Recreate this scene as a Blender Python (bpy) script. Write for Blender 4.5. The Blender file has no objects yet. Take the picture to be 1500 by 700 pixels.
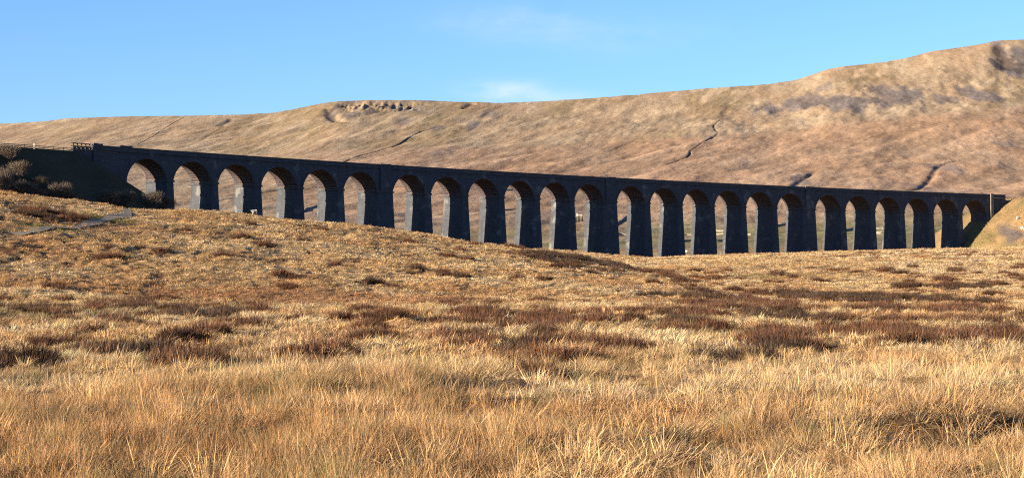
import bpy, bmesh, math, random
import numpy as np
from mathutils import Vector, Matrix

sc = bpy.context.scene
COL = sc.collection
rng = np.random.default_rng(7)
random.seed(7)

# ------------------------------------------------------------------ camera frame
F = 2826.0            # focal length in photo pixels (1500 wide)
HV = 420.5            # photo row of the horizon
SUN_B = math.radians(32.5)
SUN_EL = math.radians(12.5)


# ------------------------------------------------------------------ noise
def _hash(ix, iy, seed):
    h = (ix.astype(np.int64) * 374761393 + iy.astype(np.int64) * 668265263 + seed * 1274126177) & 0xffffffff
    h = ((h ^ (h >> 13)) * 1274126177) & 0xffffffff
    h = (h ^ (h >> 16)) & 0xffffffff
    return h.astype(np.float64) / 4294967295.0


def vnoise(x, y, seed=0):
    x = np.asarray(x, float); y = np.asarray(y, float)
    ix = np.floor(x); iy = np.floor(y)
    fx = x - ix; fy = y - iy
    fx = fx * fx * fx * (fx * (fx * 6 - 15) + 10); fy = fy * fy * fy * (fy * (fy * 6 - 15) + 10)
    a = _hash(ix, iy, seed); b = _hash(ix + 1, iy, seed)
    c = _hash(ix, iy + 1, seed); d = _hash(ix + 1, iy + 1, seed)
    return (a + (b - a) * fx) * (1 - fy) + (c + (d - c) * fx) * fy


def fbm(x, y, octv=4, seed=0, gain=.5):
    x = np.asarray(x, float); y = np.asarray(y, float)
    s = 0; a = 1.0; t = 0
    for o in range(octv):
        c, sn = math.cos(.6 * o), math.sin(.6 * o)
        s = s + a * vnoise((x * c - y * sn) * 2.03 ** o + 17.3 * o, (x * sn + y * c) * 2.03 ** o - 9.1 * o, seed + o)
        t += a; a *= gain
    return s / t * 2 - 1          # about -1..1


def cells(x, y, seed):
    """rounded tussock bumps round jittered cell points (1 at the middle) and a random number per bump"""
    x = np.asarray(x, float); y = np.asarray(y, float)
    ix = np.floor(x); iy = np.floor(y)
    best = np.full(x.shape, 9.0); cid = np.zeros(x.shape)
    for dx in (-1, 0, 1):
        for dy in (-1, 0, 1):
            h = _hash(ix + dx, iy + dy, seed)
            r = .5 + .55 * _hash(ix + dx, iy + dy, seed + 9)
            d = np.hypot(x - (ix + dx + h), y - (iy + dy + _hash(ix + dx, iy + dy, seed + 5))) / r
            m = d < best
            best = np.where(m, d, best); cid = np.where(m, _hash(ix + dx, iy + dy, seed + 13), cid)
    return np.clip(1 - best * best, 0, 1), cid


def bumps(x, y, seed):
    return cells(x, y, seed)[0]


def sstep(a, b, x):
    q = np.clip((x - a) / (b - a), 0, 1)
    return q * q * (3 - 2 * q)


def smax(a, b, k):
    d = np.clip((a - b) / k, -1, 1)
    return np.maximum(a, b) + k * .25 * (1 - np.abs(d)) ** 2


# ------------------------------------------------------------------ viaduct line
X0, Y0, TH, KK, H0 = -99.8, 499.5, .884, -.842, 36.2
DW, SPAN, PITCH, KINGX, HS, RISE = 8.5, 13.3, 15.5, 3.9, 7.9, 5.3
_S = np.arange(-300, 701, 1.0)
_A = TH + KK * np.clip(_S, -60, 430) / 1000
_PX = np.concatenate([[0], np.cumsum(np.cos((_A[1:] + _A[:-1]) / 2))])
_PY = np.concatenate([[0], np.cumsum(np.sin((_A[1:] + _A[:-1]) / 2))])
_PX += X0 - np.interp(0, _S, _PX); _PY += Y0 - np.interp(0, _S, _PY)


def vb(s, n, z):
    x = np.interp(s, _S, _PX); y = np.interp(s, _S, _PY); a = np.interp(s, _S, _A)
    return (float(x - n * math.sin(a)), float(y + n * math.cos(a)), float(z))


SOPEN = []
c_ = 0.0
for i in range(24):
    SOPEN.append(c_); c_ += PITCH + (KINGX if i % 6 == 5 else 0)
S_END = SOPEN[-1] + SPAN


def line_coords(x, y):
    """(s, n) of points relative to the viaduct line (numpy, flat arrays)"""
    idx = np.arange(0, len(_S), 4)
    sx, sy, ss = _PX[idx], _PY[idx], _S[idx]
    s = np.empty(len(x)); n = np.empty(len(x))
    for k in range(0, len(x), 20000):
        xx = x[k:k + 20000, None]; yy = y[k:k + 20000, None]
        j = np.argmin((xx - sx) ** 2 + (yy - sy) ** 2, axis=1)
        a = _A[idx][j]
        dx = x[k:k + 20000] - sx[j]; dy = y[k:k + 20000] - sy[j]
        s[k:k + 20000] = ss[j] + dx * np.cos(a) + dy * np.sin(a)
        n[k:k + 20000] = -dx * np.sin(a) + dy * np.cos(a)
    return s, n


# ------------------------------------------------------------------ terrain
RC = [(-500, 262, 268), (-200, 272, 272), (0, 282, 280), (100, 294, 285), (185, 304, 290), (260, 309, 295), (340, 313, 300),
      (400, 320, 303), (440, 322, 305), (500, 328, 310), (560, 335, 313), (620, 344, 318), (700, 356, 322), (750, 362, 325),
      (800, 371, 328), (850, 379, 330), (900, 388, 332), (950, 398, 333), (1000, 409, 335), (1100, 418, 336), (1400, 423, 338), (2500, 424, 345)]
RCX = np.array([(u - 750) / F * Y for u, v, Y in RC]); RCY = np.array([Y for u, v, Y in RC], float)
RCZ = np.array([(HV - v) / F * Y for u, v, Y in RC])
MC = [(-400, 372), (500, 370), (700, 366), (770, 365), (830, 368), (870, 372), (900, 375), (950, 378), (1000, 376), (1050, 374), (1200, 370),
      (1400, 365), (1500, 363), (1700, 358), (2400, 352)]
MCU = np.array([m[0] for m in MC], float); MCV = np.array([m[1] for m in MC], float)
VU = np.array([-900, -300, 200, 450, 650, 850, 1100, 1300, 1450, 1800, 2600], float)
VZ = np.array([17, 17, 15, 11.5, 8, 4.5, 4, 6, 8, 10, 12], float)
RV = [(-1400, 240), (-700, 205), (-300, 190), (0, 181), (60, 178), (100, 173), (200, 170), (270, 169), (330, 169), (400, 166), (450, 156), (490, 149), (560, 147),
      (620, 147), (700, 150), (745, 151), (800, 148), (880, 143), (960, 136), (1050, 128), (1150, 120), (1190, 110), (1220, 98),
      (1280, 92), (1330, 85), (1370, 74), (1430, 66), (1460, 58), (1500, 57), (1700, 52), (2000, 75), (2900, 160)]
RVU = np.arange(-1400, 2901, 4.0)
RVV = np.interp(RVU, [r[0] for r in RV], [r[1] for r in RV])
_k = np.exp(-.5 * (np.arange(-12, 13) / 3.2) ** 2); _k /= _k.sum()
RVV = np.convolve(np.pad(RVV, 12, 'edge'), _k, 'valid')
_k = np.exp(-.5 * (np.arange(-120, 121) / 42) ** 2); _k /= _k.sum()
RVB = np.convolve(np.pad(RVV, 120, 'edge'), _k, 'valid')
QP = np.array([(640, 0), (900, .06), (1300, .16), (1800, .30), (2300, .48), (2900, .70), (3300, .88), (3500, 1.0)], float)
HB = 372.0
QY = np.arange(560, 3501, 10.0)
QQ = np.interp(QY, QP[:, 0], QP[:, 1])
_k = np.exp(-.5 * (np.arange(-60, 61) / 16) ** 2); _k /= _k.sum()
QQ = np.convolve(np.pad(QQ, 60, 'reflect', reflect_type='odd'), _k, 'valid')
QQ = np.clip(QQ - QQ[8], 0, None); QQ /= QQ[-1]


def hill_v(u, y):
    """height of the far hill given as the angle it fills above the valley"""
    q = np.interp(y, QY, QQ)
    w = np.clip((q - .25) / .7, 0, 1) ** 1.2
    vr = np.interp(u, RVU, RVV) * w + np.interp(u, RVU, RVB) * (1 - w)
    return HB - q * (HB - vr)


def hill_uY(u, v):
    """ground plan position of a point on the far hill"""
    vv = hill_v(np.full(QY.shape, float(u)), QY)
    Y = float(QY[np.argmin(np.abs(vv - v))])
    return (u - 750) / F * Y, Y


def polyd(x, y, pts):
    best = np.full(x.shape, 1e9)
    for (ax, ay), (bx, by) in zip(pts[:-1], pts[1:]):
        dx, dy = bx - ax, by - ay
        t = np.clip(((x - ax) * dx + (y - ay) * dy) / (dx * dx + dy * dy + 1e-9), 0, 1)
        best = np.minimum(best, np.hypot(x - ax - t * dx, y - ay - t * dy))
    return best


def smooth_line(pts, n=8):
    P = np.array(pts, float); out = []
    for i in range(len(P) - 1):
        p0 = P[max(i - 1, 0)]; p1 = P[i]; p2 = P[i + 1]; p3 = P[min(i + 2, len(P) - 1)]
        for t in np.arange(n) / n:
            out.append(.5 * ((2 * p1) + (p2 - p0) * t + (2 * p0 - 5 * p1 + 4 * p2 - p3) * t * t + (3 * p1 - p0 - 3 * p2 + p3) * t ** 3))
    out.append(P[-1])
    return np.array(out)


# stream gullies cut into the far hill: (points seen on the hill, half width m, depth m)
GULLY = [([(497, 239), (520, 230), (560, 219), (585, 208), (602, 197), (622, 190), (640, 186)], 1.6, 2.2),
         ([(978, 245), (990, 240), (1002, 236), (1011, 231), (1013, 224), (1030, 213), (1046, 203), (1052, 197), (1046, 189), (1056, 177)], 1.3, 1.4),
         ([(1336, 281), (1352, 272), (1366, 258), (1375, 246), (1392, 238), (1412, 234), (1430, 231)], 3.6, 2.4),
         ([(1160, 275), (1172, 266), (1184, 257), (1198, 249)], 3.6, 1.8),
         ([(330, 186), (322, 191), (306, 200), (290, 208), (276, 216)], 4, .6),
         ([(340, 174), (330, 179), (322, 186)], 7, 3),
         ([(480, 160), (485, 171), (496, 181)], 9, 4.5),
         ([(560, 160), (540, 168), (515, 172)], 9, 2.5),
         ([(742, 154), (728, 160), (712, 170), (700, 182), (688, 192), (670, 192)], 6, .9),
         ([(690, 152), (682, 158)], 7, 3), ([(1098, 150), (1080, 160), (1062, 168), (1050, 176)], 6, .7),
         ([(1042, 178), (1010, 184), (985, 196)], 2.5, .8),
         ([(1166, 190), (1120, 197), (1060, 200)], 4, .9),
         ([(935, 205), (915, 213), (895, 222)], 3, .8), ([(1000, 252), (1020, 246), (1045, 240)], 3, .8),
         ([(1466, 66), (1470, 80), (1480, 96)], 12, 5),
         ([(322, 293), (345, 288), (365, 284), (410, 276)], 5, 1.5),
         ([(1240, 215), (1290, 200), (1340, 190), (1400, 176)], 5, 1.0),
         ([(820, 252), (870, 240), (930, 226)], 4, .8)]
GULLY = [([tuple(hill_uY(u, v)) for u, v in smooth_line(p, 4)], w, d) for p, w, d in GULLY]


def H_hill(x, y, detail=True):
    u = 750 + F * x / np.maximum(y, 100)
    v = hill_v(u, y)
    z = (HV - v) / F * np.minimum(y, 3500)
    z = z - np.maximum(y - 3500, 0) * .13 * sstep(3500, 3800, y) - np.maximum(y - 3500, 0) * .02
    if detail:
        m = sstep(760, 1500, y)
        edge = 1 - .75 * sstep(3200, 3480, y)
        z = z + m * edge * (5 * fbm((x - .3 * y) / 300, y / 700, 3, 11) + 3.5 * fbm((x - .28 * y) / 75, y / 330, 4, 21))
        z = z + sstep(700, 1100, y) * (2.0 * fbm((x - .2 * y) / 26, y / 120, 4, 31)) * (.3 + .7 * edge)
        z = z + m * (.35 * fbm((x - .25 * y) / 9, y / 38, 3, 35))
        # peat steps that run slantwise down the slope
        z = z + m * edge * 1.2 * np.abs(fbm((x + .1 * y) / 140, (y - .5 * x) / 46, 3, 41))
        z = z + m * edge * 1.6 * fbm((y - 1.6 * x) / 60, (x + .6 * y) / 300, 4, 307)
        steep = sstep(2750, 3000, y) * sstep(750, 1150, u)
        z = z + steep * edge * 4.0 * fbm((x - .1 * y) / 50, y / 260, 4, 51)
        # rocky scar under the left summit
        scar = sstep(490, 510, u) * (1 - sstep(600, 640, u))
        z = z - scar * sstep(3330, 3460, y) * (1 - sstep(3466, 3492, y)) * np.clip(3.5 + 3.5 * fbm(x / 37, y / 60, 2, 61) + 4 * fbm(x / 7, y / 40, 3, 63), 0, 8)
        for pts, w, d in GULLY:
            P = np.array(pts)
            m_ = (x > P[:, 0].min() - 60) & (x < P[:, 0].max() + 60) & (y > P[:, 1].min() - 60) & (y < P[:, 1].max() + 60)
            if m_.any():
                dd = polyd(x[m_], y[m_], pts) + .35 * w * fbm(x[m_] / 14, y[m_] / 30, 2, 71)
                z[m_] -= d * np.exp(-(np.maximum(dd, 0) / w) ** 2)
    return z


def hummock_cells(x, y):
    return cells(x / 1.75 + .3 * fbm(x / 2, y / 2, 2, 109), y / 2.1, 111)


def hummock(x, y):
    return hummock_cells(x, y)[0]


TRK = None
GAPS = []


def H_moor(x, y, detail=True):
    yy = np.maximum(y, 20)
    u = 750 + F * x / yy
    zb = -2.75 + 1.1 * sstep(60, 300, y)
    zb = zb + .42 * np.exp(-((y - 43) / 6.5) ** 2) * np.exp(-((x + 3.6) / 3.6) ** 2) + .22 * np.exp(-((y - 29) / 3.0) ** 2) * sstep(-1.5, 1, x)
    zb = zb + .28 * fbm(x / 9, y / 14, 3, 101) * sstep(3, 16, y) + .25 * fbm(x / 34, y / 45, 2, 103) * sstep(14, 50, y)
    Yc = np.interp(x, RCX, RCY); Zc = np.interp(x, RCX, RCZ)
    Yf = Yc - 135
    q = np.clip((y - Yf) / (Yc - Yf), 0, 1)
    e = .55 * (q * q * (3 - 2 * q)) + .45 * q
    e = e + .10 * np.sin(q * math.pi) * fbm(x / 40, y / 40, 2, 105)
    front = zb + (Zc - zb) * e
    back = Zc - .05 * (y - Yc) - .0004 * (y - Yc) ** 2
    ridge = np.where(y < Yc, front, back)
    zc2 = (HV - np.interp(u, MCU, MCV)) / F * 480
    vz = np.interp(u, VU, VZ)
    q2 = np.clip((y - 215) / (480 - 215), 0, 1)
    r2 = zb + (zc2 - zb) * (.5 * q2 + .5 * q2 * q2 * (3 - 2 * q2))
    r2 = np.where(y < 480, r2, vz + (zc2 - vz) * (1 - sstep(482, 590, y)))
    low = zb + (vz - zb) * sstep(300, 560, y)
    side = sstep(690, 800, u + 30 * fbm(x / 30, y / 30, 2, 107))
    back_z = low * (1 - side) + r2 * side
    z = smax(ridge, back_z, 1.2)
    if detail:
        k = .45 + .55 * sstep(19, 30, y)
        if TRK is not None:
            tm = (x < 0) & (x > -110) & (y > 120) & (y < 330)
            k = np.array(k)
            k[tm] *= sstep(1.3, 2.6, polyd(x[tm], y[tm], TRK))
        am = (.36 + .46 * sstep(36, 66, y) - .62 * sstep(130, 195, y)) * (.7 + .5 * fbm(x / 11, y / 16, 2, 119))
        for gx, gy, grx, gry in GAPS:
            z = z - .28 * np.exp(-((x - gx) / grx) ** 2 - ((y - gy) / gry) ** 2)
        z = z + k * am * (hummock(x, y) - .35) + k * (.09 + .02 * sstep(140, 190, y)) * fbm(x / .8, y / .9, 2, 113)
        z = z + sstep(60, 140, y) * .35 * fbm(x / 7, y / 9, 3, 115)
        z = z + (1 - sstep(26, 44, y)) * .06 * (bumps(x / .7, y / .8, 117) - .3)
    return z


S_LT, S_RT = -17.0, S_END + 17.0
ZTOP = H0 - 1.9


def H_bank(x, y):
    s, n = line_coords(x, y)
    rg = .8 * fbm(x / 9, y / 9, 4, 121)
    ds = np.maximum(s - S_LT, 0); dn = np.maximum(np.abs(n - 4.25) - 5.2, 0)
    l = ZTOP - np.hypot(ds / 1.75, dn / 1.38) + rg * np.clip(np.hypot(ds, dn) / 8, 0, 1)
    ds = np.maximum(S_RT - s, 0); nn = n - 4.25
    dn = np.where(nn < 0, np.maximum(-nn - 9, 0) / 2.3, np.maximum(nn - 6, 0) / 1.5)
    r = ZTOP + .9 - (np.sqrt((ds / 1.36) ** 2 + dn ** 2 + 9) - 3) + 1.6 * rg * np.clip(ds / 8 + dn, 0, 1)
    return np.where(s < 200, l, r)


def H(x, y, detail=True):
    x = np.asarray(x, float); y = np.asarray(y, float)
    sh = x.shape; x = x.ravel(); y = y.ravel()
    z = np.empty(x.shape)
    w = sstep(640, 790, y)
    a = w < 1
    zm = H_moor(x[a], y[a], detail)
    z[:] = 0
    z[a] += zm * (1 - w[a])
    b = w > 0
    if b.any():
        z[b] += H_hill(x[b], y[b], detail) * w[b]
    near = (y > 330) & (y < 1100)
    if near.any():
        z[near] = smax(z[near], H_bank(x[near], y[near]), 1.0)
    return z.reshape(sh)


_HY = np.concatenate([np.arange(12, 60, .25), np.arange(60, 360, .6), np.arange(360, 800, 2), np.arange(800, 3600, 8)])


def hit(u, v):
    """first ground point on the sight line through a photo point"""
    xs = (u - 750) / F * _HY; zs = (HV - v) / F * _HY
    hz = H(xs, _HY, False)
    j = np.argmax(hz >= zs)
    if not (hz >= zs).any():
        j = np.argmin(zs - hz)
    return float(xs[j]), float(_HY[j]), float(hz[j])


# ------------------------------------------------------------------ object helpers
def tag(o, label=None, cat=None, group=None, kind=None):
    if label: o['label'] = label
    if cat: o['category'] = cat
    if group: o['group'] = group
    if kind: o['kind'] = kind
    return o


def empty(name, loc, rz=0.0):
    o = bpy.data.objects.new(name, None); COL.objects.link(o)
    o.location = loc; o.rotation_euler = (0, 0, rz); o.empty_display_size = .5
    return o


class MB:
    def __init__(self):
        self.v = []; self.f = []; self.m = []; self.uv = []

    def add(self, vs, fs, mi=0, uvs=None):
        b = len(self.v); self.v += [tuple(p) for p in vs]
        for k, f in enumerate(fs):
            self.f.append([b + i for i in f]); self.m.append(mi)
            self.uv.append(uvs[k] if uvs else None)

    def quad(self, a, b, c, d, mi=0, uv=None):
        self.add([a, b, c, d], [(0, 1, 2, 3)], mi, [uv] if uv else None)

    def box(self, x0, x1, y0, y1, z0, z1, mi=0):
        p = [(x0, y0, z0), (x1, y0, z0), (x1, y1, z0), (x0, y1, z0), (x0, y0, z1), (x1, y0, z1), (x1, y1, z1), (x0, y1, z1)]
        self.add(p, [(0, 3, 2, 1), (4, 5, 6, 7), (0, 1, 5, 4), (1, 2, 6, 5), (2, 3, 7, 6), (3, 0, 4, 7)], mi)

    def bar(self, a, b, r0, r1=None, k=5, mi=0):
        a = Vector(a); b = Vector(b); r1 = r0 if r1 is None else r1
        d = (b - a).normalized()
        e = d.cross(Vector((0, 0, 1)) if abs(d.z) < .9 else Vector((1, 0, 0))).normalized(); g = d.cross(e)
        vs = []
        for P, r in ((a, r0), (b, r1)):
            for i in range(k):
                t = 2 * math.pi * i / k
                vs.append(P + e * (r * math.cos(t)) + g * (r * math.sin(t)))
        fs = [(i, (i + 1) % k, k + (i + 1) % k, k + i) for i in range(k)] + [tuple(range(k))[::-1], tuple(range(k, 2 * k))]
        self.add(vs, fs, mi)

    def build(self, name, mats, parent=None, smooth=False):
        me = bpy.data.meshes.new(name)
        me.from_pydata(self.v, [], self.f)
        mats = mats if isinstance(mats, (list, tuple)) else [mats]
        for m in mats: me.materials.append(m)
        me.polygons.foreach_set('material_index', self.m)
        if any(self.uv):
            l = me.uv_layers.new(name='UVMap')
            flat = []
            for f, u in zip(self.f, self.uv):
                flat += [c for p in (u if u else [(0, 0)] * len(f)) for c in p]
            l.data.foreach_set('uv', flat)
        if smooth: me.polygons.foreach_set('use_smooth', [True] * len(self.f))
        me.update()
        o = bpy.data.objects.new(name, me); COL.objects.link(o)
        if parent: o.parent = parent
        return o


def np_mesh(name, verts, quads, mat, attrs=None, smooth=True, tris=None):
    me = bpy.data.meshes.new(name)
    me.vertices.add(len(verts)); me.vertices.foreach_set('co', verts.astype(np.float32).ravel())
    n = len(quads); k = quads.shape[1]
    me.loops.add(n * k); me.loops.foreach_set('vertex_index', quads.astype(np.int32).ravel())
    me.polygons.add(n)
    me.polygons.foreach_set('loop_start', np.arange(0, n * k, k, dtype=np.int32))
    me.polygons.foreach_set('use_smooth', np.full(n, smooth))
    me.update(calc_edges=True)
    for an, (ty, arr) in (attrs or {}).items():
        a = me.attributes.new(an, ty, 'POINT')
        if ty == 'FLOAT': a.data.foreach_set('value', arr.astype(np.float32).ravel())
        elif ty == 'FLOAT_COLOR':
            a.data.foreach_set('color', np.concatenate([arr, np.ones((len(arr), 1))], 1).astype(np.float32).ravel())
    if mat: me.materials.append(mat)
    return me


# ------------------------------------------------------------------ materials
def mat(name):
    m = bpy.data.materials.new(name); m.use_nodes = True
    nt = m.node_tree; nt.nodes.clear()
    out = nt.nodes.new('ShaderNodeOutputMaterial')
    b = nt.nodes.new('ShaderNodeBsdfPrincipled'); b.inputs['Roughness'].default_value = .85
    b.inputs['Specular IOR Level'].default_value = .2
    nt.links.new(b.outputs[0], out.inputs[0])
    return m, nt, b, out


def N(nt, t, **kw):
    n = nt.nodes.new(t)
    for k, v in kw.items():
        if k in n.inputs: n.inputs[k].default_value = v
        else: setattr(n, k, v)
    return n


def mixc(nt, fac, a, b, mode='MIX'):
    n = nt.nodes.new('ShaderNodeMix'); n.data_type = 'RGBA'; n.blend_type = mode
    for sock, val in ((n.inputs[0], fac), (n.inputs[6], a), (n.inputs[7], b)):
        if hasattr(val, 'is_output'): nt.links.new(val, sock)
        else: sock.default_value = val if not isinstance(val, tuple) else (*val, 1)
    return n.outputs[2]


def noise(nt, vec, scale, detail=4, rough=.55, mapping=None):
    if mapping:
        mp = N(nt, 'ShaderNodeMapping'); mp.inputs['Scale'].default_value = mapping[0]; mp.inputs['Rotation'].default_value = mapping[1]
        nt.links.new(vec, mp.inputs[0]); vec = mp.outputs[0]
    n = N(nt, 'ShaderNodeTexNoise', Scale=scale, Detail=detail, Roughness=rough)
    nt.links.new(vec, n.inputs['Vector'])
    return n.outputs['Fac']


def ramp(nt, fac, p0, p1):
    r = N(nt, 'ShaderNodeMapRange'); r.inputs[1].default_value = p0; r.inputs[2].default_value = p1
    nt.links.new(fac, r.inputs[0]); return r.outputs[0]


def bump(nt, bsdf, h, strength, dist):
    b = N(nt, 'ShaderNodeBump', Strength=strength, Distance=dist)
    nt.links.new(h, b.inputs['Height']); nt.links.new(b.outputs[0], bsdf.inputs['Normal'])


def stone_mat(name, base, alt, pale, bl=(1.1, .42), mortar=(.12, .11, .10)):
    m, nt, b, out = mat(name)
    uv = N(nt, 'ShaderNodeUVMap').outputs[0]
    geo = N(nt, 'ShaderNodeNewGeometry').outputs['Position']
    br = N(nt, 'ShaderNodeTexBrick', Scale=1.0)
    br.inputs['Brick Width'].default_value = bl[0]; br.inputs['Row Height'].default_value = bl[1]
    br.inputs['Mortar Size'].default_value = .025; br.inputs['Mortar Smooth'].default_value = .3
    br.inputs['Color1'].default_value = (*base, 1); br.inputs['Color2'].default_value = (*alt, 1); br.inputs['Mortar'].default_value = (*mortar, 1)
    nt.links.new(uv, br.inputs['Vector'])
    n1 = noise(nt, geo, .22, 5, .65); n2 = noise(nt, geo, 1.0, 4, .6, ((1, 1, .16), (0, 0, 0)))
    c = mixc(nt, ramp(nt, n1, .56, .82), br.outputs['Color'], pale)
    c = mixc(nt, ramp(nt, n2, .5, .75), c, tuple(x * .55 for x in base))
    nt.links.new(c, b.inputs['Base Color'])
    bump(nt, b, br.outputs['Fac'], -.5, .04)
    return m


M = {}
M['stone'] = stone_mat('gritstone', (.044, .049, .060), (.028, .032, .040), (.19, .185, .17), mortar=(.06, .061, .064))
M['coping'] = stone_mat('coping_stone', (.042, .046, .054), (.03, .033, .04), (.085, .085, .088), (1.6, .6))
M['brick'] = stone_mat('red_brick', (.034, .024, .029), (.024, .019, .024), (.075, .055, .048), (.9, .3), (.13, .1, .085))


def plain(name, c, var=.3, scale=3.0, rough=.85):
    c = tuple(x * .7 for x in c)
    m, nt, b, out = mat(name)
    geo = N(nt, 'ShaderNodeNewGeometry').outputs['Position']
    n = noise(nt, geo, scale, 4, .6)
    c2 = mixc(nt, ramp(nt, n, .3, .7), tuple(x * (1 - var) for x in c), tuple(min(1, x * (1 + var)) for x in c))
    nt.links.new(c2, b.inputs['Base Color']); b.inputs['Roughness'].default_value = rough
    return m


M['wall'] = plain('dry_limestone', (.17, .16, .145), .5, .9)
M['pale_lit_wall'] = plain('pale_lit_limestone', (.22, .195, .155), .35, .9)  # paler copy of dry limestone, sunlight on level walls put into its colour
M['wood'] = plain('weathered_wood', (.09, .075, .065), .3, 4)
M['iron'] = plain('dark_iron', (.045, .045, .05), .2, 6, .6)
M['white'] = plain('white_paint', (.55, .53, .48), .08, 5, .6)
M['slate'] = plain('slate_roof', (.10, .10, .11), .25, 2)
M['glass'] = plain('window_glass', (.03, .035, .04), .1, 2, .15)
M['twig'] = plain('bare_twigs', (.125, .098, .074), .35, 1.2)
M['bark'] = plain('bark', (.11, .085, .065), .3, 3)
M['needles'] = plain('dark_needles', (.05, .06, .035), .35, 2)
M['track'] = plain('track_gravel', (.215, .185, .135), .3, 1.5)
M['ballast'] = plain('ballast', (.14, .125, .11), .3, 4)


def ground_mat(name, fine):
    m, nt, b, out = mat(name)
    at = N(nt, 'ShaderNodeAttribute', attribute_name='tint').outputs['Color']
    at = mixc(nt, 1.0, at, (.64, .64, .64), 'MULTIPLY')
    geo = N(nt, 'ShaderNodeNewGeometry').outputs['Position']
    if fine:
        n1 = noise(nt, geo, 1.6, 5, .65); n2 = noise(nt, geo, 7, 3, .6)
        k1 = ramp(nt, n1, .32, .68); k2 = ramp(nt, n2, .3, .7)
        c = mixc(nt, k1, mixc(nt, 1.0, at, (.62, .60, .58), 'MULTIPLY'), at)
        c = mixc(nt, k2, mixc(nt, 1.0, c, (.72, .70, .68), 'MULTIPLY'), c)
        nt.links.new(c, b.inputs['Base Color'])
        bump(nt, b, n2, .8, .12)
    else:
        n1 = noise(nt, geo, .06, 8, .74, ((1, .24, .6), (0, 0, 0))); n2 = noise(nt, geo, .30, 6, .7, ((1, .35, .8), (0, 0, 0)))
        n3 = noise(nt, geo, .012, 4, .6, ((1, .3, 1), (0, 0, 0)))
        c = mixc(nt, ramp(nt, n1, .40, .60), mixc(nt, 1.0, at, (.72, .69, .66), 'MULTIPLY'), at)
        c = mixc(nt, ramp(nt, n2, .38, .62), mixc(nt, 1.0, c, (.80, .78, .75), 'MULTIPLY'), c)
        c = mixc(nt, ramp(nt, n3, .4, .62), c, mixc(nt, 1.0, c, (1.06, .98, .92), 'MULTIPLY'))
        nt.links.new(c, b.inputs['Base Color'])
        bump(nt, b, n2, .6, 1.6)
    b.inputs['Roughness'].default_value = .95; b.inputs['Specular IOR Level'].default_value = .05
    return m


M['moor'] = ground_mat('moor_ground', True)
M['hill'] = ground_mat('hill_ground', False)


def blade_mat(name):
    m, nt, b, out = mat(name)
    ti = N(nt, 'ShaderNodeAttribute', attribute_name='tint', attribute_type='INSTANCER').outputs['Color']
    bv = N(nt, 'ShaderNodeAttribute', attribute_name='bv').outputs['Color']
    c = mixc(nt, 1.0, mixc(nt, 1.0, ti, (.66, .66, .66), 'MULTIPLY'), bv, 'MULTIPLY')
    nt.links.new(c, b.inputs['Base Color']); b.inputs['Roughness'].default_value = .75
    tr = N(nt, 'ShaderNodeBsdfTranslucent'); nt.links.new(c, tr.inputs[0])
    mx = N(nt, 'ShaderNodeMixShader'); mx.inputs[0].default_value = .28
    nt.links.new(b.outputs[0], mx.inputs[1]); nt.links.new(tr.outputs[0], mx.inputs[2]); nt.links.new(mx.outputs[0], out.inputs[0])
    return m


M['blade'] = blade_mat('dry_blades')

# ------------------------------------------------------------------ colours of the ground by place
STRAW = np.array([.50, .345, .172]); PALE = np.array([.63, .475, .27]); GOLD = np.array([.47, .275, .125]); RUST = np.array([.215, .09, .048])
OLIVE = np.array([.20, .175, .075]); HEATH = np.array([.07, .043, .032]); MOSS = np.array([.31, .235, .12]); GREEN = np.array([.14, .17, .055])
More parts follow.
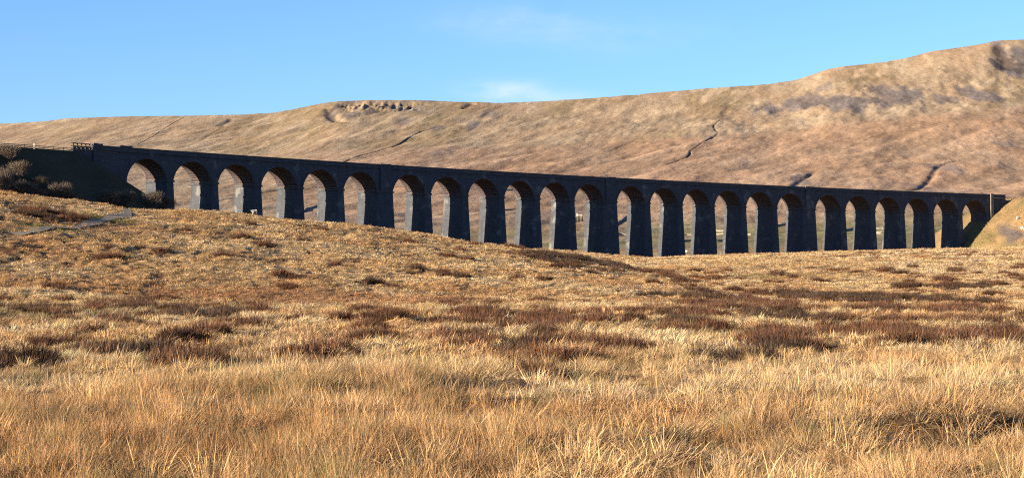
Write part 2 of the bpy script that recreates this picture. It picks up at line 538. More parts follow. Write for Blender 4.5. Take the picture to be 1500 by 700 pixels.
# photo-derived patches on the moor: (u, v, half width px, half height px, kind, strength)
ZONES = [
    (150, 462, 210, 24, 'moss', 1.0), (300, 470, 60, 10, 'heath', .8), (60, 455, 70, 8, 'heath', .45), (200, 450, 60, 6, 'heath', .4),
    (1035, 488, 95, 14, 'olive', .9), (990, 486, 60, 8, 'heath', .7),
    (545, 437, 330, 10, 'russet', .9), (1100, 430, 300, 5, 'russet', .6), (150, 330, 90, 10, 'russet', .5), (150, 425, 260, 8, 'gold', .8), (700, 425, 160, 6, 'gold', .6),
    (870, 391, 80, 9, 'heath', .9), (810, 385, 50, 6, 'heath', .5), (950, 402, 60, 5, 'rust', .7),
    (255, 522, 34, 12, 'rust', 1.0), (200, 535, 60, 10, 'heath', .5), (90, 540, 90, 12, 'heath', .35), (370, 500, 45, 9, 'rust', .8), (470, 535, 40, 8, 'rust', .8),
    (680, 510, 48, 10, 'rust', 1.0), (760, 523, 45, 11, 'heath', .8), (840, 512, 48, 16, 'rust', .9), (740, 560, 70, 10, 'rust', .8), (860, 480, 90, 12, 'rust', .6),
    (1080, 537, 48, 8, 'heath', .9), (1170, 528, 50, 12, 'heath', .8), (1300, 505, 110, 22, 'rust', .75), (1420, 480, 90, 14, 'rust', .7),
    (1240, 437, 100, 6, 'heath', .8), (1340, 440, 90, 7, 'heath', .6), (1030, 437, 90, 5, 'heath', .8), (1100, 455, 90, 9, 'rust', .7), (1480, 475, 24, 8, 'heath', .9),
    (1150, 470, 70, 9, 'heath', .7), (1350, 460, 130, 8, 'rust', .6), (960, 465, 80, 8, 'rust', .6), (620, 475, 130, 9, 'rust', .4),
    (90, 318, 60, 8, 'rust', .8), (60, 320, 30, 4, 'heath', .6), (150, 322, 45, 6, 'green', .8), (60, 334, 50, 4, 'green', .8), (185, 308, 22, 5, 'green', .8),
    (240, 372, 40, 6, 'heath', .6), (500, 412, 70, 5, 'heath', .7), (620, 402, 60, 6, 'heath', .45), (1130, 406, 90, 5, 'olive', .7), (1380, 420, 90, 4, 'heath', .5),
    (1300, 372, 200, 4, 'rust', .7), (1430, 374, 110, 4, 'rust', .7), (1400, 395, 120, 10, 'pale', .8), (1150, 385, 160, 8, 'straw', .8),
    (900, 590, 200, 16, 'pale', .7), (1250, 570, 260, 26, 'pale', .8), (620, 560, 40, 30, 'olive', .35), (480, 590, 180, 26, 'olive', .35), (850, 640, 130, 22, 'olive', .5),
    (1010, 655, 60, 18, 'olive', .6), (1400, 655, 120, 22, 'olive', .4), (720, 500, 90, 20, 'pale', .6), (1000, 520, 90, 20, 'pale', .7), (1420, 530, 100, 18, 'pale', .7),
]
ZONES += [(900, 640, 120, 16, 'gap', .9), (1015, 662, 60, 20, 'gap', 1.0), (1390, 655, 90, 16, 'gap', .9), (560, 600, 160, 9, 'gap', .6), (1480, 640, 60, 10, 'gap', .6),
          (170, 640, 60, 10, 'gap', .5), (640, 580, 60, 8, 'gap', .8), (700, 575, 70, 8, 'gap', .7), (330, 665, 70, 10, 'gap', .5), (1200, 628, 70, 8, 'gap', .6)]
KCOL = dict(russet=np.array([.36, .20, .10]), moss=MOSS, heath=HEATH, olive=OLIVE, rust=RUST, gold=GOLD, green=GREEN, pale=PALE, straw=STRAW)
ZW = []
for (u, v, ru, rv, k, st) in ZONES:
    x0, y0, z0 = hit(u, v)
    ya = hit(u, v + rv)[1]; yb = hit(u, v - rv)[1]
    ZW.append((x0, (ya + yb) / 2, max(ru / F * y0, .3), max(abs(yb - ya) / 2, .6), k, st))

GAPS = [(a, b, c, d) for a, b, c, d, k, st in ZW if k == 'gap']


def zone_masks(x, y):
    out = {}
    wx = .35 * fbm(x / 2.2, y / 3.5, 3, 201) + .25 * fbm(x / 9, y / 14, 2, 203)
    for (cx, cy, rx, ry, k, st) in ZW:
        d = np.hypot((x - cx) / rx, (y - cy) / ry) + wx * 1.3
        w = st * (1 - sstep(.62, 1.12, d))
        out[k] = np.maximum(out.get(k, 0), w)
    return out


def heath_cells(x, y, z, hm, ci):
    """1 on the hummocks that heather and dead bracken have taken over"""
    rg = sstep(165, 200, y) * (1 - sstep(335, 400, y)) * (1 - sstep(0, 40, x))
    br = .25 + 1.1 * sstep(-.2, .2, fbm(x / 2.6, y / 5, 3, 219))
    p = br * (.85 * z.get('heath', 0 * x) + .66 * z.get('rust', 0 * x)) + .10 * z.get('moss', 0 * x) + .05 * sstep(44, 60, y) * (1 - rg) + .012 * rg
    return (ci < np.minimum(p, .54)) * sstep(.0, .22, hm + .35 * z.get('heath', 0 * x))


def moor_tint(x, y):
    x = np.asarray(x, float); y = np.asarray(y, float)
    n1 = fbm(x / 6, y / 9, 4, 211); n2 = fbm(x / 1.7, y / 2.2, 3, 213); n3 = fbm(x / 30, y / 40, 3, 217)
    c = STRAW + (PALE - STRAW) * sstep(-.1, .5, n1 + .4 * n3)[..., None]
    c = c + (GOLD - c) * (.75 * sstep(.0, .55, -n1 + .3 * n2) + .35 * (1 - sstep(36, 52, y)))[..., None].clip(0, 1)
    c = c + (RUST - c) * (.5 * sstep(.3, .65, n2 - .2 * n1))[..., None]
    # the drier mottled face of the ridge
    rg = sstep(165, 215, y) * (1 - sstep(335, 420, y)) * (1 - sstep(-10, 40, x))
    c = c + ((MOSS * 1.25 + .25 * STRAW) - c) * (rg * sstep(-.35, .35, n2) * .35)[..., None]
    # hollows between the hummocks are browner than their tops
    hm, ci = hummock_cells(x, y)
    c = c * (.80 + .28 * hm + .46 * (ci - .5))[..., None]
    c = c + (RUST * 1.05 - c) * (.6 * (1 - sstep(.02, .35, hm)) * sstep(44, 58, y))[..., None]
    z = zone_masks(x, y)
    for k in ('pale', 'straw', 'gold', 'russet', 'moss', 'green', 'olive'):
        if k in z:
            c = c + (KCOL[k] - c) * (z[k] * (.9 if k != 'olive' else .75))[..., None]
    rg = sstep(165, 215, y) * (1 - sstep(335, 420, y)) * (1 - sstep(-10, 40, x))
    c = c * (1 - rg[..., None] * np.array([.0, .05, .11]))
    hc = heath_cells(x, y, z, hm, ci)
    dk = np.clip(.25 + z.get('heath', 0 * x) + .7 * (ci * 37 % 1) - .35, 0, 1)[..., None]
    c = c + ((RUST * .9 + (HEATH - RUST * .9) * dk) - c) * (.92 * hc)[..., None]
    return c


def hill_tint(x, y):
    u = 750 + F * x / y
    n1 = fbm((x - .3 * y) / 130, y / 380, 4, 301); n2 = fbm((x - .25 * y) / 24, y / 110, 4, 303); n3 = fbm(x / 600, y / 500, 3, 305)
    tan = np.array([.405, .32, .225]); red = np.array([.435, .31, .215]); olv = np.array([.31, .25, .145]); pale = np.array([.495, .40, .28])
    n4 = fbm((y - 1.6 * x) / 60, (x + .6 * y) / 300, 4, 307)
    c = tan + (olv - tan) * (.6 * sstep(-.05, .4, n1))[..., None]
    c = c + (pale - c) * (.95 * sstep(.06, .38, n2))[..., None]
    # reddish moor-grass apron below the steep upper slope
    wob = 60 * n3 + 25 * n1
    apron = sstep(1300, 1900, y + 4 * wob) * (1 - sstep(2840, 2920, y + wob)) * sstep(250, 620, u + wob)
    c = c + (red * (1 + .22 * n2 + .45 * n4)[..., None] - c) * (.85 * apron)[..., None]
    c = c * (1 + .25 * n4 * (1 - apron))[..., None]
    # enclosed valley fields
    fld = (1 - sstep(1250, 1650, y + wob)) * sstep(600, 900, u + wob)
    gr = np.array([.25, .27, .11]); dull = np.array([.33, .275, .17])
    cell = _hash(np.floor((x + .2 * y) / 90), np.floor((y - .15 * x) / 130), 311)
    g = gr + (dull - gr) * cell[..., None]
    c = c + (g * (1 + .2 * n2[..., None]) - c) * (.85 * fld)[..., None]
    # scree and bare rock; the shade in hollows is painted the same grey
    scree = np.zeros(x.shape); peat = np.zeros(x.shape)
    for (cu, cv, ru, rv, st) in SCREE_SHADE:
        cx, cy = hill_uY(cu, cv); _, ya = hill_uY(cu, cv + rv); _, yb = hill_uY(cu, max(cv - rv, np.interp(cu, RVU, RVV)))
        rx = ru / F * cy; ry = max(abs(yb - ya) / 2, 12)
        d = np.hypot((x - cx) / rx, (y - cy) / ry) + .4 * n2 + .55 * fbm((x - .1 * y) / 12, y / 170, 3, 321)
        scree = np.maximum(scree, st * (1 - sstep(.55, 1.05, d)))
    c = c + (np.array([.205, .188, .19]) * (1 + .25 * n2[..., None]) - c) * scree[..., None]
    for cu, cv, ru, rv in ((1470, 74, 12, 12), (1490, 96, 22, 10), (1462, 92, 8, 8), (1476, 84, 14, 6)):
        cx, cy = hill_uY(cu, cv); _, ya = hill_uY(cu, cv + rv); _, yb = hill_uY(cu, cv - rv)
        d = np.hypot((x - cx) / (ru / F * cy), (y - cy) / max(abs(yb - ya) / 2, 15)) + .5 * n2 + .5 * fbm(x / 9, y / 60, 3, 323)
        c = c + (np.array([.115, .10, .10]) - c) * (.9 * (1 - sstep(.6, 1.0, d)))[..., None]
    scar = sstep(485, 505, u) * (1 - sstep(610, 650, u)) * sstep(3330, 3400, y) * (1 - sstep(3490, 3500, y))
    rk = np.array([.22, .20, .185]) * (1 + .5 * fbm(x / 7, y / 80, 2, 331))[..., None]
    c = c + (rk - c) * (.8 * scar * sstep(-.3, .2, fbm(x / 14, y / 50, 3, 333)))[..., None]
    for pts, w, d_ in GULLY:
        P = np.array(pts)
        m_ = (x > P[:, 0].min() - 60) & (x < P[:, 0].max() + 60) & (y > P[:, 1].min() - 60) & (y < P[:, 1].max() + 60)
        if m_.any():
            dd = polyd(x[m_], y[m_], pts) + .4 * w * n2[m_]
            peat[m_] = np.maximum(peat[m_], (1 - sstep(max(w * .35, .7), max(w * 1.1, 2.0), dd)) * (1.0 if w < 2 else min(1, .15 + d_ / 7)))
    c = c + (np.array([.13, .095, .075]) - c) * (.75 * peat)[..., None]
    return c.clip(0, 1)


SCREE_SHADE = [(1130, 160, 26, 12, .9), (1170, 152, 50, 14, .9), (1235, 152, 45, 16, .9), (1310, 138, 30, 22, .9), (1300, 152, 40, 10, .8), (1345, 140, 16, 12, .8),
         (1385, 145, 22, 10, .8), (1435, 140, 22, 22, .9), (1484, 98, 26, 16, 1.0), (1474, 72, 20, 16, 1.0), (1500, 84, 20, 26, .9), (1210, 130, 18, 8, .6),
         (485, 172, 10, 14, .9), (515, 170, 20, 7, .6), (590, 178, 16, 7, .7), (545, 165, 22, 5, .5), (695, 183, 14, 7, .8), (715, 170, 16, 7, .6), (685, 153, 8, 4, .6),
         (331, 178, 8, 4, .75), (324, 183, 5, 3, .6), (318, 200, 4, 3, .6), (1172, 265, 18, 8, .7), (1385, 248, 22, 10, .6), (1345, 272, 12, 7, .7), (640, 188, 12, 3, .8), (1470, 214, 18, 6, .5),
         (650, 225, 20, 5, .3)]

TRK = [hit(u, v)[:2] for u, v in ((20, 343), (45, 340), (68, 337), (100, 334), (135, 328), (160, 322), (176, 314), (186, 308), (194, 304))]
TRK = [tuple(p) for p in smooth_line(TRK, 8)]

# ------------------------------------------------------------------ ground sheets
def sheet(name, ts, ys, x_off, tintf, material, sink_first=0.0):
    T, Y = np.meshgrid(ts, ys)
    X = T * (Y + x_off)
    Z = H(X, Y)
    if sink_first: Z[0] -= sink_first
    nr, nc = X.shape
    c = tintf(X.ravel(), Y.ravel())
    i = np.arange(nr * nc).reshape(nr, nc)
    q = np.stack([i[:-1, :-1], i[:-1, 1:], i[1:, 1:], i[1:, :-1]], -1).reshape(-1, 4)
    me = np_mesh(name, np.stack([X, Y, Z], -1).reshape(-1, 3), q, material, {'tint': ('FLOAT_COLOR', c)})
    o = bpy.data.objects.new(name, me); COL.objects.link(o)
    o['kind'] = 'structure'
    return o


def tcols(lim, inner, n_in, n_out):
    g = np.linspace(0, 1, n_out + 1)[1:] ** 1.5 * (lim - inner) + inner
    return np.concatenate([-g[::-1], np.linspace(-inner, inner, n_in), g])


def litter(x, y, c):
    # brown dead litter and peat between the tufts close to the road
    k = (.75 * (1 - sstep(48, 70, y)))[..., None]
    return c + (np.array([.115, .07, .036]) - c) * k


def bank_tint(x, y, c):
    m = (y > 380) & (y < 900)
    s, n = line_coords(x[m], y[m])
    zb = H_bank(x[m], y[m]); zz = H(x[m], y[m])
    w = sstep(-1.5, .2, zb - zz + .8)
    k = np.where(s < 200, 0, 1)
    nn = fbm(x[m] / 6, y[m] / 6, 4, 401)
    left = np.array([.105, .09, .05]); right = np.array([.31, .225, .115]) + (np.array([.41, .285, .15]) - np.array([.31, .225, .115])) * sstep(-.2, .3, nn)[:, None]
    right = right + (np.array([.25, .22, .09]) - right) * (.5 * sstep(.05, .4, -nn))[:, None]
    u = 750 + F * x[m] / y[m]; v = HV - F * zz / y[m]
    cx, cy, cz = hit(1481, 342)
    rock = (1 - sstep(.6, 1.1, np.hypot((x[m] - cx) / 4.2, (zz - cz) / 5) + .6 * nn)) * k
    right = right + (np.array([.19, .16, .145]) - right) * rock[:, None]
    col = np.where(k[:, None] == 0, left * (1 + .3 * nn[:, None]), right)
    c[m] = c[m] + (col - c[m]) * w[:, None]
    return c


moor_y = np.concatenate([np.linspace(-34, 12, 30)[:-1], np.arange(12, 60, .3), np.arange(60, 150, .45), np.arange(150, 345, .6), np.arange(345, 520, 1.3), np.arange(520, 801, 2.5)])
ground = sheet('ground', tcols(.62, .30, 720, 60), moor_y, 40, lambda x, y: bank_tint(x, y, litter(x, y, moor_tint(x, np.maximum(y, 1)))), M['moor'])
hill_y = np.concatenate([np.linspace(797, 1000, 50)[:-1], np.linspace(1000, 2000, 110)[:-1], np.linspace(2000, 3000, 150)[:-1], np.linspace(3000, 3520, 130)[:-1], np.linspace(3520, 6200, 24)])
hills = sheet('hills', tcols(.75, .285, 1080, 90), hill_y, 0, hill_tint, M['hill'], .5)
tag(hills, 'broad brown fell with scree slopes and a high right hand summit', 'hill')

# ------------------------------------------------------------------ track on the ridge
pts = smooth_line(TRK, 3)
mb = MB()
tx = np.gradient(pts[:, 0]); ty = np.gradient(pts[:, 1]); L = np.hypot(tx, ty)
wd = (.75 + .25 * np.sin(np.arange(len(pts)) * .21))[:]
a = np.stack([pts[:, 0] - ty / L * wd, pts[:, 1] + tx / L * wd], 1); b = np.stack([pts[:, 0] + ty / L * wd, pts[:, 1] - tx / L * wd], 1)
za = H(a[:, 0], a[:, 1]) + .1; zb_ = H(b[:, 0], b[:, 1]) + .1
for i in range(len(pts) - 1):
    mb.quad((*b[i], zb_[i]), (*b[i + 1], zb_[i + 1]), (*a[i + 1], za[i + 1]), (*a[i], za[i]))
tag(mb.build('track', M['track']), kind='structure')

# ------------------------------------------------------------------ viaduct
via = empty('railway_viaduct', vb(190, 4.25, 4.0))
tag(via, 'long dark stone railway viaduct of twenty-four tall arches crossing the moor', 'viaduct')
bpy.context.view_layer.update()
vinv = via.matrix_world.inverted()


def vbuild(m, name, mats, parent=None, smooth=False):
    m.v = [tuple(vinv @ Vector(p)) if parent is via or parent is None else p for p in m.v]
    return m.build(name, mats, parent or via, smooth)


def face_s(mb, s0, s1, n, z0a, z1a, z0b, z1b, mi=0, flip=False):
    q = [vb(s0, n, z0a), vb(s1, n, z0b), vb(s1, n, z1b), vb(s0, n, z1a)]
    uv = [(s0, z0a), (s1, z0b), (s1, z1b), (s0, z1a)]
    if flip: q = q[::-1]; uv = uv[::-1]
    mb.quad(*q, mi, uv)


def sbox(mb, s0, s1, n0, n1, z0, z1, mi=0, step=4.0):
    """box that follows the line of the viaduct"""
    k = max(1, int(math.ceil((s1 - s0) / step))); ss = np.linspace(s0, s1, k + 1)
    for a, b in zip(ss[:-1], ss[1:]):
        face_s(mb, a, b, n0, z0, z1, z0, z1, mi); face_s(mb, a, b, n1, z0, z1, z0, z1, mi, True)
        mb.quad(vb(a, n0, z1), vb(b, n0, z1), vb(b, n1, z1), vb(a, n1, z1), mi, [(a, n0), (b, n0), (b, n1), (a, n1)])
        mb.quad(vb(a, n1, z0), vb(b, n1, z0), vb(b, n0, z0), vb(a, n0, z0), mi, [(a, n1), (b, n1), (b, n0), (a, n0)])
    for s, fl in ((s0, 1), (s1, 0)):
        q = [vb(s, n0, z0), vb(s, n1, z0), vb(s, n1, z1), vb(s, n0, z1)]; uv = [(n0, z0), (n1, z0), (n1, z1), (n0, z1)]
        if fl: q = q[::-1]; uv = uv[::-1]
        mb.quad(*q, mi, uv)


ZS = H0 - HS                      # springing level
ZD = H0 - 1.35                    # string course level
Rarc = (SPAN ** 2 / 4 + RISE ** 2) / (2 * RISE)
SEG = 20


def arch_pts(r_extra=0.0):
    a0 = math.asin(SPAN / 2 / Rarc)
    out = []
    for k in range(SEG + 1):
        a = -a0 + 2 * a0 * k / SEG
        out.append((SPAN / 2 + (Rarc + r_extra) * math.sin(a), ZS + RISE - Rarc + (Rarc + r_extra) * math.cos(a)))
    return out


AP = arch_pts(); AP1 = arch_pts(.85)
S_L, S_R = -17.5, S_END + 10.5
wall = MB()
edges = []
cur = -2.2
for i, s0 in enumerate(SOPEN):
    for n, fl in ((0.0, False), (DW, True)):
        face_s(wall, cur, s0, n, ZS, ZD, ZS, ZD, 0, fl)
        for (sa, za), (sb, zb2) in zip(AP[:-1], AP[1:]):
            face_s(wall, s0 + sa, s0 + sb, n, za, ZD, zb2, ZD, 0, fl)
    cur = s0 + SPAN
for n, fl in ((0.0, False), (DW, True)):
    face_s(wall, cur, cur + 2.2, n, ZS, ZD, ZS, ZD, 0, fl)
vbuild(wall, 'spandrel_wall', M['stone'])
# arches: brick soffit and stone ring on both faces
for i, s0 in enumerate(SOPEN):
    mb = MB()
    for (a, b, c, d) in zip(AP[:-1], AP[1:], AP1[:-1], AP1[1:]):
        pa, pb = (s0 + a[0], a[1]), (s0 + b[0], b[1])
        arc = a[0]
        mb.quad(vb(pa[0], .02, pa[1]), vb(pa[0], DW - .02, pa[1]), vb(pb[0], DW - .02, pb[1]), vb(pb[0], .02, pb[1]), 0,
                [(0, a[0]), (DW, a[0]), (DW, b[0]), (0, b[0])])
        for n0, n1 in ((-.07, .35), (DW - .35, DW + .07)):
            f = n0 if n0 < 0 else n1
            q = [(s0 + a[0], a[1] - .03), (s0 + b[0], b[1] - .03), (s0 + d[0], d[1]), (s0 + c[0], c[1])]
            fr = [vb(p[0], f, p[1]) for p in q]
            if n0 > 0: fr = fr[::-1]
            mb.quad(*fr, 1, [(p[0], p[1]) for p in q])
            mb.quad(vb(q[0][0], n0, q[0][1]), vb(q[0][0], n1, q[0][1]), vb(q[1][0], n1, q[1][1]), vb(q[1][0], n0, q[1][1]), 1, [(0, 0), (.4, 0), (.4, .5), (0, .5)])
            mb.quad(vb(q[3][0], n0, q[3][1]), vb(q[2][0], n0, q[2][1]), vb(q[2][0], n1, q[2][1]), vb(q[3][0], n1, q[3][1]), 1, [(0, 0), (.4, 0), (.4, .5), (0, .5)])
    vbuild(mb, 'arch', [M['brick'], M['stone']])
# piers
BS, BN = 1 / 21.0, 1 / 34.0
for i in range(23):
    sa, sb = SOPEN[i] + SPAN, SOPEN[i + 1]
    px, py, _ = vb((sa + sb) / 2, 4.25, 0)
    g = float(min(H(np.array([vb((sa + sb) / 2, n, 0)[0] for n in (-1, 4, 9)]), np.array([vb((sa + sb) / 2, n, 0)[1] for n in (-1, 4, 9)])))) - 1.5
    mb = MB()
    lv = np.linspace(ZS - .5, g, 7)
    rings = []
    for z in lv:
        e = (ZS - z) * BS; w = (ZS - z) * BN
        rings.append([(sa - e, -w, z), (sb + e, -w, z), (sb + e, DW + w, z), (sa - e, DW + w, z)])
    for r0, r1 in zip(rings[:-1], rings[1:]):
        for k in range(4):
            p = [r1[k], r1[(k + 1) % 4], r0[(k + 1) % 4], r0[k]]
            ax = 0 if k in (0, 2) else 1
            mb.quad(*[vb(*t) for t in p], 0, [(t[ax], t[2]) for t in p])
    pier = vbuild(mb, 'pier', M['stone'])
    mb = MB(); sbox(mb, sa - .28, sb + .28, -.25, DW + .25, ZS - .5, ZS + .02)
    mb.v = [tuple(vinv @ Vector(p)) for p in mb.v]
    mb.build('impost', M['coping'], pier)
    if i % 6 == 5:
        pier['label'] = 'wider pier of the viaduct carrying flat pilasters up to the parapet'
        for n0, n1 in ((-.4, .03), (DW - .03, DW + .4)):
            mb = MB()
            sbox(mb, sa + .9, sb - .9, n0, n1, ZS + .03, H0 + .12)
            mb.v = [tuple(vinv @ Vector(p)) for p in mb.v]
            mb.build('pilaster', M['stone'], pier)
# deck, string courses, parapets
mb = MB(); sbox(mb, S_L, S_R, .5, DW - .5, ZD - .35, ZD - .05); vbuild(mb, 'trackbed', M['ballast'])
for n0, n1 in ((-.3, .52), (DW - .52, DW + .3)):
    mb = MB(); sbox(mb, S_L + 6.3, S_R - .1, n0, n1, ZD, ZD + .32); vbuild(mb, 'string_course', M['coping'])
for near in (True, False):
    mb = MB()
    n0, n1 = (-.05, .42) if near else (DW - .42, DW + .05)
    sbox(mb, S_L + 6.5, S_R - .3, n0, n1, ZD + .323, H0 - .2)
    sbox(mb, S_L + 6.4, S_R - .2, n0 - .09, n1 + .09, H0 - .197, H0)
    # raised coping lengths at the left end and small refuge blocks above the wide piers
    if near:
        sbox(mb, S_L + 6.4, S_L + 9.5, n0 - .12, n1 + .12, H0 + .003, H0 + .42)
        sbox(mb, -2.4, 1.6, n0 - .12, n1 + .12, H0 + .003, H0 + .38)
    vbuild(mb, 'parapet', M['coping'])
# abutments
for s0, s1 in ((S_L, -.0), (S_END, S_R)):
    mb = MB()
    sa, sb = (s0, s1)
    px = vb((sa + sb) / 2, 4, 0)
    sbox(mb, sa, sb, .01, DW - .01, 9.0, ZS - .003 if False else ZD - .4)
    # outer faces stand a little behind the spandrel line
    vbuild(mb, 'abutment', M['stone'])
# pilaster that ends the right hand arcade, proud of the wall
mb = MB(); sbox(mb, S_END + 1.6, S_END + 3.1, -.75, -.32, 10, H0 + .2); vbuild(mb, 'end_pilaster', M['wall'])  # paler wall stone paints the sun on this pilaster
mb = MB(); sbox(mb, S_L + 6.3, S_L + 7.5, -.5, -.32, 18, H0 + .45); vbuild(mb, 'end_pilaster', M['coping'])

# railing beside the left end of the parapet
fe = empty('trackside_railing', vb(-16, .3, ZTOP))
tag(fe, 'open post and rail barrier at the left end of the viaduct parapet', 'railing')
bpy.context.view_layer.update(); finv = fe.matrix_world.inverted()
for s in np.linspace(S_L + .2, S_L + 5.4, 5):
    mb = MB(); sbox(mb, s, s + .28, .1, .38, ZTOP - .6, H0 + .25)
    mb.v = [tuple(finv @ Vector(p)) for p in mb.v]; mb.build('post', M['wood'], fe)
for z in (ZTOP + .55, ZTOP + 1.25, H0 + .05):
    mb = MB(); sbox(mb, S_L - .1, S_L + 6.0, .4, .55, z, z + .24)
    mb.v = [tuple(finv @ Vector(p)) for p in mb.v]; mb.build('rail', M['wood'], fe)
# line-side fence on the bank
fe = empty('bank_fence', vb(-60, -.9, ZTOP)); tag(fe, 'low post and rail fence along the top of the dark left embankment', 'fence')
bpy.context.view_layer.update(); finv = fe.matrix_world.inverted()
for s in np.arange(-96, -18, 3.0):
    mb = MB(); sbox(mb, s, s + .16, -.6, -.44, ZTOP - 1.2, ZTOP + .72)
    mb.v = [tuple(finv @ Vector(p)) for p in mb.v]; mb.build('post', M['wood'], fe)
for z in (ZTOP + .12, ZTOP + .5):
    mb = MB(); sbox(mb, -97, -17.8, -.70, -.62, z, z + .16)
    mb.v = [tuple(finv @ Vector(p)) for p in mb.v]; mb.build('rail', M['wood'], fe)
# white marker post
ss = -34
for _s in np.arange(-60, -20, .25):
    p = vb(_s, -1.6, 0)
    if abs(750 + F * p[0] / p[1] - 48) < 1.2: ss = _s
p = vb(ss, -1.6, 0); zg = float(H(np.array([p[0]]), np.array([p[1]]))[0])
po = empty('marker_post', (p[0], p[1], zg)); tag(po, 'slim white lineside marker post standing on the left embankment', 'post')
mb = MB(); mb.box(-.07, .07, -.07, .07, -.3, 1.5); mb.build('post_shaft', M['white'], po)
mb = MB(); mb.box(-.12, .12, -.11, -.073, 1.05, 1.5); mb.build('marker_plate', M['white'], po)

# ------------------------------------------------------------------ drystone walls draped on the land
def stone_wall(px, label, hgt=1.45, thick=.8, m='wall', group='dry stone walls on the fell and in the valley', hillside=True):
    P = smooth_line([hill_uY(u, v) if hillside else hit(u, v)[:2] for u, v in px], 3)
    seg = np.concatenate([[0], np.cumsum(np.hypot(*np.diff(P, axis=0).T))])
    k = max(4, int(seg[-1] / 6)); q = np.linspace(0, seg[-1], k)
    x = np.interp(q, seg, P[:, 0]); y = np.interp(q, seg, P[:, 1])
    zz = np.minimum.reduce([H(x, y), H(x + .5, y), H(x, y + .5)])
    tx, ty = np.gradient(x), np.gradient(y); L = np.hypot(tx, ty)
    nx, ny = -ty / L, tx / L
    o0 = (x[k // 2], y[k // 2], zz[k // 2])
    mb = MB()
    jit = rng.uniform(-.12, .12, k)
    ring = []
    for i in range(k):
        r = []
        for off, dz in ((-thick * .6, -1.2), (-thick * .35, hgt + jit[i]), (thick * .35, hgt + jit[i]), (thick * .6, -1.2)):
            r.append((x[i] + nx[i] * off - o0[0], y[i] + ny[i] * off - o0[1], zz[i] + dz - o0[2]))
        ring.append(r)
    for a, b in zip(ring[:-1], ring[1:]):
        for j in range(3): mb.quad(a[j], b[j], b[j + 1], a[j + 1])
    mb.add(ring[0], [(0, 1, 2, 3)]); mb.add(ring[-1], [(3, 2, 1, 0)])
    o = mb.build('dry_stone_wall', M[m]); o.location = o0
    tag(o, label, 'stone wall', group)
    return o


stone_wall([(200, 214), (228, 196), (248, 183), (268, 171)], 'long thin stone wall climbing to the skyline left of the summit scar', .45, .6, 'pale_lit_wall')
stone_wall([(425, 322), (442, 313), (470, 305), (500, 300)], 'dark diagonal stone wall seen through the fifth arch from the left', 1.5, .9)
stone_wall([(720, 287), (745, 286), (772, 284)], 'stone wall crossing the top of the tenth arch opening', 1.6, 1.0)
stone_wall([(895, 327), (905, 323), (918, 318), (935, 312)], 'dark slanting stone wall seen through the arch right of the middle wide pier', 1.7, .9)
stone_wall([(1130, 330), (1142, 325), (1156, 320)], 'dark slanting stone wall seen through the arch just left of the third wide pier', 1.5, .9)
stone_wall([(985, 340), (1010, 339), (1040, 340), (1070, 340), (1100, 341)], 'pale sunlit stone wall running level through the fields behind the fifteenth and sixteenth arches', 1.0, .6, 'pale_lit_wall')
stone_wall([(895, 338), (915, 337), (940, 337)], 'short pale sunlit stone wall in the field below the slanting dark wall', 1.0, .6, 'pale_lit_wall')
stone_wall([(990, 356), (1015, 355), (1045, 356), (1075, 354)], 'pale sunlit stone wall lowest in the fields behind the fifteenth arch', 1.1, .8, 'pale_lit_wall')
stone_wall([(1030, 329), (1050, 329), (1064, 330)], 'uppermost pale sunlit stone wall in the fields behind the sixteenth arch', 1.0, .6, 'pale_lit_wall')
stone_wall([(1225, 341), (1240, 339), (1254, 337), (1275, 333)], 'stone wall above the bright green field behind the twentieth arch', 1.5, .9)
stone_wall([(1275, 333.5), (1290, 333), (1312, 334)], 'stone wall behind the curved sheepfold under the twenty-first arch', 1.3, .9)
stone_wall([(730, 314), (745, 313), (765, 312)], 'pale sunlit stone wall halfway up the tenth arch opening', 1.0, .6, 'pale_lit_wall')

# curved sheepfold
cx, cy = hill_uY(1288.5, 344)
cz = float(H(np.array([cx]), np.array([cy]))[0])
sf = empty('sheepfold', (cx, cy, cz)); tag(sf, 'small pale stone sheepfold with a curved wall seen through the twenty-first arch', 'sheepfold')
mb = MB(); ring = []
for k in range(29):
    a = math.radians(25 + 310 * k / 28)
    zz = float(H(np.array([cx + 2.6 * math.cos(a)]), np.array([cy + 2.6 * math.sin(a)]))[0]) - cz
    ring.append([((2.6 + o) * math.cos(a), (2.6 + o) * math.sin(a), zz + h + (.08 * math.sin(7 * k) if h > 0 else 0)) for o, h in ((-.35, -.8), (-.22, 1.5), (.22, 1.5), (.35, -.8))])
for a, b in zip(ring[:-1], ring[1:]):
    for j in range(3): mb.quad(a[j], b[j], b[j + 1], a[j + 1])
mb.add(ring[0], [(0, 1, 2, 3)]); mb.add(ring[-1], [(3, 2, 1, 0)])
mb.build('curved_wall', M['pale_lit_wall'], sf)
for sgn in (-1, 1):
    mb = MB(); a = math.radians(25 if sgn > 0 else -25); mb.box(2.6 * math.cos(a) - .25, 2.6 * math.cos(a) + .25, 2.6 * math.sin(a) - .2 + sgn * -.25, 2.6 * math.sin(a) + .2 + sgn * -.25, -.6, 1.7)
    mb.build('gate_pillar', M['wall'], sf)

